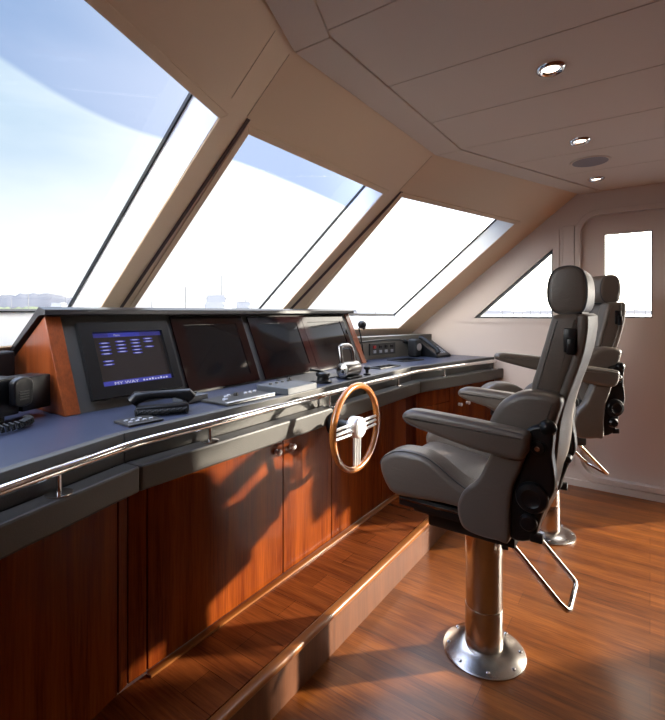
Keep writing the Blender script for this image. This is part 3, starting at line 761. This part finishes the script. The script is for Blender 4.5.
for x_, y_, k2, mm_ in ((-.06, .03, .010, 'sticker'), (-.03, .045, .009, 'sticker'), (0.0, .03, .012, 'black'), (.06, .03, .008, 'sticker'), (.09, .03, .008, 'sticker'), (.12, .03, .008, 'sticker'), (-.11, -.02, .012, 'sticker')):
    mb = MB(); mb.lathe([(k2, 0), (k2, .006), (k2 * .7, .014 if mm_ == 'black' else .008), (0, .016 if mm_ == 'black' else .009)], 14, Matrix.Translation((x_, y_, .0125))); mb.build('knob', mm_, t)
t = ctrlbox('control_box', 'pale grey raised control box with lit front face left of the steering wheel', 'control box', (1.775, 1.52, WZ), 0, .115, .105, .034, 'greybox')
for i in range(4):
    mb = MB(); mb.lathe([(.009, 0), (.009, .006), (0, .007)], 12, Matrix.Translation((-.07 + i * .045, .05, .0345))); mb.build('button', 'bezel', t)
mb = MB(); mb.lathe([(.014, 0), (.014, .01), (.009, .018), (0, .02)], 14, Matrix.Translation((.085, .06, .0345))); mb.build('dial', 'black', t)
# trackball/joystick
t = thing('joystick', 'squat black joystick with a slim lever on the worktop left of the throttle', 'joystick', (2.085, 1.52, WZ))
mb = MB(); mb.lathe([(.052, 0), (.052, .01), (.034, .014), (.032, .034), (.040, .040), (.040, .054), (.030, .060), (0, .062)], 28); mb.build('joystick_base', 'black', t)
mb = MB(); mb.tube([(0, 0, .058), (-.03, .02, .070), (-.075, .03, .076)], [.009, .007, .009], 10); mb.build('lever', 'black', t)
t = thing('control_plate', 'thin black plate under the joystick and throttle', 'control panel', (2.19, 1.60, WZ))
mb = MB(); mb.box((-.20, -.02, 0), (.20, .19, .006), .002); mb.build('plate', 'bezel', t, smooth=False)
# throttle
t = thing('throttle_control', 'chrome and black drum throttle with a twin lever behind the steering wheel', 'throttle', (2.33, 1.50, WZ))
mb = MB(); mb.box((-.065, -.055, 0), (.065, .055, .014), .005, 2); mb.build('throttle_base', 'black', t)
mb = MB(); mx = Matrix.Translation((-.085, 0, .052)) @ Matrix.Rotation(R(90), 4, 'Y')
mb.lathe([(.032, 0), (.042, .004), (.046, .012), (.046, .158), (.042, .166), (.032, .17)], 32, mx); mb.build('drum', mat('satin dark alloy', (.36, .35, .34), .28, metal=1), t)
mb = MB(); mx2 = Matrix.Translation((-.0855, 0, .052)) @ Matrix.Rotation(R(-90), 4, 'Y')
mb.lathe([(.029, 0), (.029, .004), (.022, .007), (0, .008)], 24, mx2); cp_ = mb.build('end_cap', 'chrome', t)
mb = MB(); mb.tube([(-.066, .01, .09), (-.068, .02, .155), (-.060, .03, .182), (-.03, .035, .190), (.03, .035, .190), (.060, .03, .182), (.068, .02, .155), (.066, .01, .09)], [.014, .013, .016, .018, .018, .016, .013, .014], 12); mb.build('twin_lever', 'gun', t)
t = thing('trim_knob', 'small black mushroom knob just right of the throttle', 'knob', (2.50, 1.475, WZ))
mb = MB(); mb.lathe([(.024, 0), (.024, .008), (.010, .014), (.010, .03), (.021, .038), (.021, .05), (.014, .056), (0, .057)], 20); mb.build('knob_body', 'black', t)
for nm, lb, loc, sx_, sy_, rz in (('chart_tablet', 'flat black tablet on the worktop left of the telephone', (3.44, 1.66, WZ), .13, .09, -15), ('document_folder', 'thin black panel on the worktop right of the throttle', (2.92, 1.57, WZ), .13, .05, -6)):
    t = thing(nm, lb, 'panel', loc, R(rz)); mb = MB(); mb.box((-sx_, -sy_, 0), (sx_, sy_, .008), .003); mb.build('panel_body', 'black', t, smooth=False)
    mb = MB(); mb.box((-sx_ * .85, -sy_ * .8, .0082), (sx_ * .85, sy_ * .8, .009)); mb.build('panel_face', 'glassblack', t, smooth=False)

# ------------------------------------------------------------------ steering wheel
WC = (1.922, 1.195, .828); WRAD = .205
sw = thing('steering_wheel', 'varnished wooden steering wheel with a silver hub and triple spokes', 'steering wheel', WC)
mb = MB(); mb.tube([(WRAD * math.cos(a), 0, WRAD * math.sin(a)) for a in (2 * math.pi * i / 64 for i in range(64))], .0165, 16, closed=True); mb.build('rim', 'rim', sw)
mb = MB(); mb.lathe([(.050, -.03), (.053, -.022), (.053, .020), (.049, .026), (.044, .029), (0, .0295)], 36, Matrix.Rotation(R(90), 4, 'X')); mb.build('hub', 'silver', sw)
mb = MB(); mb.lathe([(.040, .0297), (.040, .0325), (.0, .034)], 32, Matrix.Rotation(R(90), 4, 'X')); hubc = mb.build('hub_cap', 'reveal', sw)
mb = MB(); mb.poly([(-.006, -.0350, -.022), (.006, -.0350, -.022), (0, -.0350, -.010), (.009, -.0350, -.014), (-.009, -.0350, -.014)], [(0, 1, 2), (3, 2, 4)]); mb.build('emblem', 'bluelogo', hubc, smooth=False)
for ang in (0, 180, 270):
    d = Vector((math.cos(R(ang)), 0, math.sin(R(ang)))); pn = Vector((-d.z, 0, d.x))
    for k_ in (-1, 0, 1):
        mb = MB(); a = d * .045 + pn * (.025 * k_) + Vector((0, -.004, 0)); b_ = d * (WRAD - .004) + pn * (.021 * k_) + Vector((0, 0, 0)); c_ = d * .16 + pn * (.023 * k_) + Vector((0, -.002, 0))
        mb.tube([a, c_, b_], .0068, 10); mb.build('spoke', 'silver', sw)
mb = MB(); cyl(mb, (0, .030, 0), (0, .142, .0), .027, 28, .003); mb.build('column', 'black', sw)
mb = MB(); mb.lathe([(.058, 0), (.058, .02), (.040, .03), (0, .03)], 28, Matrix.Translation((0, .143, .0)) @ Matrix.Rotation(R(90), 4, 'X')); mb.build('column_flange', 'black', sw)

# ------------------------------------------------------------------ helm chairs
def chair(label, loc, rz, lift, armtilt):
    T = thing('helm_chair', label, 'chair', loc, rz, 'helm chairs')
    Z0 = lift
    def up(P): return [(y, z + Z0) for y, z in P]
    # pedestal
    mb = MB(); mb.lathe([(.163, .0005), (.163, .006), (.158, .010), (.095, .030), (.080, .034)], 56); fl = mb.build('pedestal_flange', 'steel', T)
    for i in range(8):
        a = 2 * math.pi * (i + .5) / 8; mb = MB(); mb.lathe([(.0075, 0), (.0075, .003), (.004, .0055), (0, .0055)], 10, Matrix.Translation((.142 * math.cos(a), .142 * math.sin(a), .0145))); mb.build('bolt', 'chrome', fl)
    mb = MB(); mb.lathe([(.0745, .03), (.0745, .190), (.0735, .1925)], 48); mb.build('pedestal_sleeve', 'steel', T)
    mb = MB(); mb.lathe([(.0725, .19), (.0725, .41 + Z0), (.0745, .412 + Z0), (.0745, .43 + Z0), (.0735, .53 + Z0)], 48); mb.build('pedestal_column', 'steel', T)
    mb = MB(); cyl(mb, (.015, -.068, .44 + Z0), (.022, -.092, .44 + Z0), .009, 16, .002); mb.build('height_lock', 'black', T)
    mb = MB(); mb.box((-.16, -.16, .53 + Z0), (.16, .18, .60 + Z0), .01); mb.build('swivel_housing', 'black', T)
    # rails
    for s in (-1, 1):
        mb = MB(); mb.box((s * .235 - .02, -.06, .628 + Z0), (s * .235 + .02, .262, .668 + Z0), .004); rl_ = mb.build('seat_rail', 'black', T)
        mb = MB(); mb.box((s * .2565 - .0015, -.02, .650 + Z0), (s * .2565 + .0015, .255, .658 + Z0)); mb.build('rail_strip', 'chrome', rl_)
    mb = MB(); mb.box((-.22, -.10, .60 + Z0), (.22, .22, .66 + Z0), .01); mb.build('seat_pan', 'black', T)
    mb = MB(); mb.tube([(-.16, .27, .70 + Z0), (-.16, .345, .70 + Z0), (-.05, .35, .70 + Z0), (-.05, .27, .70 + Z0)], .006, 10); mb.build('slide_lever', 'chrome', T)
    # seat: centre cushion between raised bolsters
    mb = MB(); mb.pad(up([(.325, .735), (.318, .765), (.27, .782), (.15, .768), (.0, .745), (-.12, .735), (-.18, .745), (-.20, .70), (-.15, .665), (.15, .665), (.29, .68)]), -.185, .185, .03); mb.build('seat_cushion', 'leather', T)
    sb = [(.336, .79), (.312, .826), (.258, .853), (.194, .858), (.135, .850), (.084, .826), (.029, .790), (-.03, .762), (-.10, .75), (-.10, .69), (.079, .684), (.18, .676), (.275, .676), (.322, .73)]
    for s in (-1, 1):
        mb = MB(); mb.pad(up(sb), s * .165, s * .292, .030); b_ = mb.build('seat_bolster', 'leather', T)
        q = crom(up(sb[:8]) + up(sb[8:]), 4); kx = s * .268; sel = q[0:30]
        mb = MB(); mb.tube([(kx + s * .012, y, z) for y, z in [(p[0] * .985 + .001, p[1] - .004) for p in sel]], .0028, 6); mb.build('piping', 'piping', b_)
    # wings beside the hips
    wg = [(.007, .700), (.000, .650), (-.022, .622), (-.072, .612), (-.132, .613), (-.172, .620), (-.176, .73), (-.186, .81), (-.212, .878), (-.225, .955), (-.141, .955), (-.100, .885), (-.068, .815), (-.014, .757)]
    for s in (-1, 1):
        mb = MB(); mb.pad(up(wg), s * .245, s * .305, .016); mb.build('side_wing', 'leather', T)
        mc = [(-.215, .99), (-.262, 1.025), (-.302, 1.020), (-.306, .98), (-.302, .93), (-.31, .868), (-.31, .819), (-.287, .764), (-.262, .691), (-.249, .646), (-.193, .622), (-.155, .648), (-.151, .716), (-.175, .791), (-.195, .863)]
        mb = MB(); mb.pad(up(mc), s * .215, s * .285, .012, smooth=3); mc_ = mb.build('mechanism_cover', 'black', T)
        mb = MB(); mx = Matrix.Translation((s * .284, -.243, .785 + Z0)) @ Matrix.Rotation(R(90 * s), 4, 'Y')
        mb.lathe([(.052, 0), (.052, .010), (.046, .018), (.030, .022), (.026, .019), (0, .018)], 32, mx); mb.build('recline_knob', 'black', mc_)
        mb = MB(); mb.lathe([(.028, 0), (.028, .012), (.020, .022), (0, .024)], 24, Matrix.Translation((s * .284, -.232, .70 + Z0)) @ Matrix.Rotation(R(90 * s), 4, 'Y')); mb.build('height_knob', 'black', mc_)
        mb = MB(); mb.lathe([(.028, 0), (.028, .006), (.020, .018), (.008, .024), (0, .025)], 24, Matrix.Translation((s * .268, -.288, 1.017 + Z0)) @ Matrix.Rotation(R(90 * s), 4, 'Y')); mb.build('lumbar_knob', 'black', T)
        mb = MB(); mb.box((s * .275 - .012, -.275, .635 + Z0), (s * .275 + .012, -.235, .665 + Z0), .005); mb.build('release_catch', 'black', mc_)
    # lower back: centre and bulging bolsters
    lb = [(-.085, .985), (-.098, 1.030), (-.129, 1.080), (-.173, 1.112), (-.228, 1.128), (-.30, 1.124), (-.325, 1.10), (-.311, 1.043), (-.281, .928), (-.262, .82), (-.22, .76), (-.15, .77), (-.11, .85), (-.09, .925)]
    lc = [(y - .045 if y > -.2 else y, z) for y, z in lb]
    mb = MB(); mb.pad(up(lc), -.16, .16, .025); mb.build('lower_backrest', 'leather', T)
    for s in (-1, 1):
        mb = MB(); mb.pad(up(lb), s * .14, s * .25, .028); mb.build('back_bolster', 'leather', T)
    # upper back
    ub = [(-.215, 1.12), (-.233, 1.199), (-.256, 1.281), (-.278, 1.365), (-.290, 1.388), (-.335, 1.395), (-.372, 1.388), (-.379, 1.35), (-.374, 1.31), (-.360, 1.25), (-.340, 1.19), (-.321, 1.135), (-.316, 1.10), (-.26, 1.10)]
    uc = [(y - .035 if y > -.3 else y, z) for y, z in ub]
    mb = MB(); mb.pad(up(uc), -.10, .10, .022); mb.build('upper_backrest', 'leather', T)
    for s in (-1, 1):
        mb = MB(); mb.pad(up(ub), s * .085, s * .175, .024); ubo = mb.build('upper_bolster', 'leather', T)
        mb = MB(); mb.box((s * .1785 - .006, -.362, 1.262 + Z0), (s * .1785 + .006, -.322, 1.345 + Z0), .005); hb = mb.build('belt_guide', 'black', T)
        mb = MB(); mb.box((s * .188 - .008, -.360, 1.255 + Z0), (s * .188 + .008, -.332, 1.312 + Z0), .006); mb.build('guide_latch', 'black', hb)
    # rear shell following the back
    ol = [(-.393, 1.385), (-.388, 1.30), (-.372, 1.228), (-.350, 1.160), (-.328, 1.09), (-.312, 1.02), (-.305, .95), (-.298, .88), (-.280, .80)]
    inn = [(y + .03, z) for y, z in ol][::-1]
    ol2 = [(y - .002, z) for y, z in ol]
    mb = MB(); mb.pad(up(ol2 + inn), -.177, .177, .010, smooth=2, seg=3); mb.build('back_shell', 'leather_back', T)
    mb = MB(); mb.hexa([(-.17, -.245, .635 + Z0), (.17, -.245, .635 + Z0), (.17, -.15, .635 + Z0), (-.17, -.15, .635 + Z0)], [(-.17, -.292, .86 + Z0), (.17, -.292, .86 + Z0), (.17, -.20, .86 + Z0), (-.17, -.20, .86 + Z0)], bev=.01); mb.build('lower_shell', 'black', T)
    for s in (-1, 1):
        mb = MB(); cyl(mb, (s * .20, -.290, .80 + Z0), (s * .150, -.290, .80 + Z0), .014, 14, .004); mb.build('shell_hinge', 'black', T)
    # headrest
    hd = [(-.262, 1.479), (-.272, 1.530), (-.296, 1.556), (-.334, 1.563), (-.366, 1.553), (-.384, 1.524), (-.390, 1.476), (-.385, 1.425), (-.370, 1.398), (-.332, 1.391), (-.288, 1.397), (-.267, 1.43)]
    mb = MB(); mb.pad(up(hd), -.135, .135, .016); he = mb.build('headrest', 'leather', T)
    for s in (-1, 1):
        mb = MB(); q = crom(up(hd), 4); cy_, cz_ = -.327, 1.477 + Z0
        mb.tube([(s * .129, cy_ + (y - cy_) * .965, cz_ + (z - cz_) * .968) for y, z in q], .0032, 6, closed=True); mb.build('piping', 'piping', he)
    mb = MB()
    for s in (-1, 1): cyl(mb, (s * .06, -.335, 1.37 + Z0), (s * .06, -.335, 1.405 + Z0), .008)
    mb.box((-.11, -.372, 1.383 + Z0), (.11, -.30, 1.402 + Z0), .006); mb.build('headrest_post', 'black', T)
    # armrests
    am = [(.210, .998), (.203, 1.018), (.180, 1.030), (.14, 1.033), (.05, 1.029), (-.08, 1.021), (-.20, 1.010), (-.236, 1.002), (-.243, .975), (-.237, .943), (-.222, .918), (-.19, .911), (-.09, .920), (.02, .940), (.133, .963), (.190, .980)]
    for s in (-1, 1):
        pv = (-.22, .96 + Z0)
        A = []
        for y, z in up(am):
            y2, z2 = y - pv[0], z - pv[1]; ca, sa = math.cos(armtilt), math.sin(armtilt); A.append((pv[0] + y2 * ca - z2 * sa, pv[1] + y2 * sa + z2 * ca))
        mb = MB(); mb.pad(A, s * .268, s * .345, .022); a_ = mb.build('armrest', 'leather', T)
        mb = MB(); q = crom(A, 4); cx_ = sum(p[0] for p in q) / len(q)
        nn = len(q); cyv = sum(p[1] for p in q) / nn
        mb.tube([(s * .3375, cx_ + (y - cx_) * .955, cyv + (z - cyv) * .80) for y, z in q], .002, 6, closed=True); mb.build('piping', 'piping', a_)
        mb = MB(); cyl(mb, (s * .255, -.262, .952 + Z0), (s * .300, -.262, .952 + Z0), .024, 20, .005); hg = mb.build('armrest_hinge', 'black', T)
        mb = MB(); cyl(mb, (s * .300, -.262, .952 + Z0), (s * .308, -.262, .952 + Z0), .009, 12, .002); mb.build('hinge_bolt', 'steel', hg)
    # footrest loop swung down at the rear
    zf = .34 + Z0
    fp = [(-.115, -.12, .545 + Z0), (-.112, -.30, .362 + Z0), (-.105, -.322, .343 + Z0), (-.085, -.328, .336 + Z0), (.085, -.328, .336 + Z0), (.105, -.322, .343 + Z0), (.112, -.30, .362 + Z0), (.115, -.12, .545 + Z0)]
    mb = MB(); mb.tube(fp, .0098, 12); mb.build('foot_bar', 'chrome', T)
    return T
chair('grey leather helm chair on a steel pedestal in front of the steering wheel', (1.905, .564, 0), 0, 0, 0.0)
chair('grey leather helm chair further away, turned slightly, beside the starboard door', (3.146, .535, 0), R(38), .065, R(3))

# ------------------------------------------------------------------ ceiling fittings
for x, y, lb in ((1.944, .317, 'nearest and largest of the three recessed chrome ceiling downlights'), (2.855, .318, 'middle recessed chrome ceiling downlight'), (3.736, .315, 'recessed chrome ceiling downlight furthest away near the door')):
    t = thing('downlight', lb, 'ceiling light', (x, y, ZC), 0, 'ceiling downlights')
    mb = MB(); mb.lathe([(.031, -.001), (.033, -.004), (.040, -.010), (.047, -.011), (.054, -.005), (.055, -.0005)], 32); 
    mb.build('bezel', 'chrome', t)
    mb = MB(); mb.lathe([(.0305, -.001), (.028, -.0035), (.0, -.004)], 28); mb.build('lamp_lens', 'lens', t)
    ld = bpy.data.lights.new('downlight_beam', 'SPOT'); ld.energy = 6; ld.spot_size = R(80); ld.spot_blend = .6; ld.color = (1, .82, .62); ld.shadow_soft_size = .03
    lo = bpy.data.objects.new('downlight_beam', ld); COL.objects.link(lo); lo.parent = t; lo.location = (0, 0, -.02)
t = thing('ceiling_speaker', 'flat round grey speaker grille in the ceiling between two downlights', 'speaker', (3.29, .31, ZC))
mb = MB(); mb.lathe([(.10, -.003), (.108, -.006), (.115, -.004), (.116, -.0005)], 40); mb.build('speaker_ring', 'ceil', t)
mb = MB(); mb.lathe([(.100, -.0005), (.100, -.004), (0, -.005)], 40); mb.build('speaker_grille', 'grille', t)

# ------------------------------------------------------------------ harbour outside
SEA = -4.5
mb = MB(); mb.face([(-3000, -200, SEA), (3500, -3000, SEA), (3500, 3000, SEA), (-3000, 4000, SEA)]); mb.build('sea', 'sea', smooth=False, kind='structure')
ca_, sa_ = math.cos(YAW), math.sin(YAW)
def at(px, d, z=SEA):   # bearing of a photo column at a forward distance
    r = (px - 332.5) / FPX * d; return Vector((d * ca_ + r * sa_, d * sa_ - r * ca_, z))
def ridge(name, p0, p1, d, heights, m, label=None, cat=None, depth=250):
    n = len(heights); mb = MB(); rows = []
    for j, f in enumerate((0, .35, .7, 1.0)):
        row = []
        for i in range(n):
            px = p0 + (p1 - p0) * i / (n - 1); h = heights[i] * (0, .75, 1.0, .2)[j]
            b_ = at(px, d + depth * f); row.append(mb.b.verts.new((b_.x, b_.y, SEA + h - (.3 if j in (0, 3) else 0) + random.uniform(-.04, .04) * h)))
        rows.append(row)
    for a, b_ in zip(rows, rows[1:]):
        for i in range(n - 1): mb.b.faces.new((a[i], a[i + 1], b_[i + 1], b_[i]))
    o = mb.build(name, m, ang=80)
    o['label'] = label; o['category'] = cat; return o
ridge('hill', -40, 100, 1500, [(12 + 62 * (math.sin(i / 30 * 3.0) ** .7 if 0 < i < 30 else 0)) + random.uniform(-4, 4) for i in range(31)], 'hill', 'hazy blue hill on the horizon behind the near windscreen pane', 'hill')
ridge('headland', 480, 720, 1300, [9 + random.uniform(-2, 5) for i in range(30)], 'hill', 'low hazy headland beyond the side windows', 'hill', 120)
ridge('shore_bank', -60, 80, 300, [9.0 + random.uniform(-.7, .8) for i in range(40)], 'hedge', 'low scrubby green bank in front of the hazy hill', 'bank', 30)
def boat(px, d, ln, label, sail=True, mast=14, hd=0, decks=1):
    b0 = at(px, d); t = thing('sailboat' if sail else 'motor_yacht', label, 'boat', tuple(b0), hd, 'boats in the harbour')
    w_ = ln * .14; fb = ln * .09 + .5
    st_ = [(-.5, .8, .95), (-.25, 1, .95), (.1, 1, 1), (.35, .65, 1.1), (.5, .05, 1.25)]
    mb = MB(); rows = []
    for s_, ww, hh in st_:
        rows.append([mb.b.verts.new((s_ * ln, y * w_ * ww, z)) for y, z in ((-1, fb * hh), (-.75, 0), (-.2, -.3), (.2, -.3), (.75, 0), (1, fb * hh))])
    for a, b_ in zip(rows, rows[1:]):
        for i in range(5): mb.b.faces.new((a[i], a[i + 1], b_[i + 1], b_[i]))
        mb.b.faces.new((a[5], a[0], b_[0], b_[5]))
    mb.b.faces.new(rows[0]); mb.b.faces.new(rows[-1][::-1]); mb.build('hull', 'boat', t)
    z = fb * .95; x0, x1 = -.35 * ln, .18 * ln
    for k_ in range(decks):
        h_ = ln * .06 + .5
        mb = MB(); mb.hexa([(x0, -w_ * .7, z), (x1, -w_ * .7, z), (x1, w_ * .7, z), (x0, w_ * .7, z)], [(x0, -w_ * .6, z + h_), (x1 - ln * .07, -w_ * .6, z + h_), (x1 - ln * .07, w_ * .6, z + h_), (x0, w_ * .6, z + h_)]); cb = mb.build('cabin', 'boat', t, smooth=False)
        mb = MB(); mb.hexa([(x0 + .1, -w_ * .69, z + h_ * .4), (x1 - ln * .02, -w_ * .69, z + h_ * .4), (x1 - ln * .02, w_ * .69, z + h_ * .4), (x0 + .1, w_ * .69, z + h_ * .4)], [(x0 + .1, -w_ * .66, z + h_ * .75), (x1 - ln * .045, -w_ * .66, z + h_ * .75), (x1 - ln * .045, w_ * .66, z + h_ * .75), (x0 + .1, w_ * .66, z + h_ * .75)]); mb.build('window_band', 'boatdark', cb, smooth=False)
        z += h_; x0 += ln * .06; x1 -= ln * .11
    mb = MB(); mb.tube([(0, 0, fb), (0, 0, mast)], [.16, .10], 6)
    if sail:
        mb.build('mast', 'mast', t); mb = MB(); mb.tube([(0, 0, fb + 1.6), (-.33 * ln, 0, fb + 1.5)], .14, 6); mb.build('boom', 'boat', t)
        mb = MB(); mb.box((-.05, -w_ * .5, mast * .6), (.05, w_ * .5, mast * .6 + .1)); mb.build('crosstree', 'mast', t, smooth=False)
    else: mb.build('antenna_mast', 'mast', t)
    return t
boat(29, 180, 12, 'white sailboat with a tall mast left of the hill', True, 15.5, R(70))
boat(66, 260, 34, 'white boat moored at the right foot of the hill', False, 14, R(30), 3)
boat(12, 240, 11, 'small sailboat at the left edge of the near windscreen pane', True, 13, R(20))
boat(152, 170, 30, 'low white boat at the left of the middle windscreen pane', False, 10, R(-20), 2)
boat(186, 120, 11, 'sailboat with a thin mast in the middle windscreen pane', True, 12.5, R(-80))
boat(222, 190, 40, 'white motor yacht with an upper deck in the middle windscreen pane', False, 21, R(35), 3)
boat(246, 230, 34, 'smaller white motor yacht right of the upper-decked yacht', False, 12, R(38), 3)
boat(376, 170, 11, 'sailboat seen through the right windscreen pane', True, 13, R(-60))
boat(354, 300, 30, 'distant motor boat left of the sailboat in the right pane', False, 10, R(-40), 2)
boat(411, 200, 14, 'sailboat with the tallest mast at the corner of the right pane', True, 19, R(-70))
for i, (px, d, ms) in enumerate(((503, 260, 9), (514, 230, 12), (523, 280, 11), (531, 240, 14), (541, 300, 10), (548, 250, 12), (612, 260, 9), (624, 230, 10), (635, 280, 12), (646, 240, 11))):
    where = 'through the triangular side window' if px < 600 else 'through the door window'
    ordn = ('leftmost', 'second from the left', 'third from the left', 'fourth from the left', 'fifth from the left', 'rightmost')[i] if i < 6 else ('leftmost', 'second from the left', 'third from the left', 'rightmost')[i - 6]
    boat(px, d, 11, 'distant white sailboat, %s of those seen %s' % (ordn, where), True, ms, R(-30 + 37 * i))
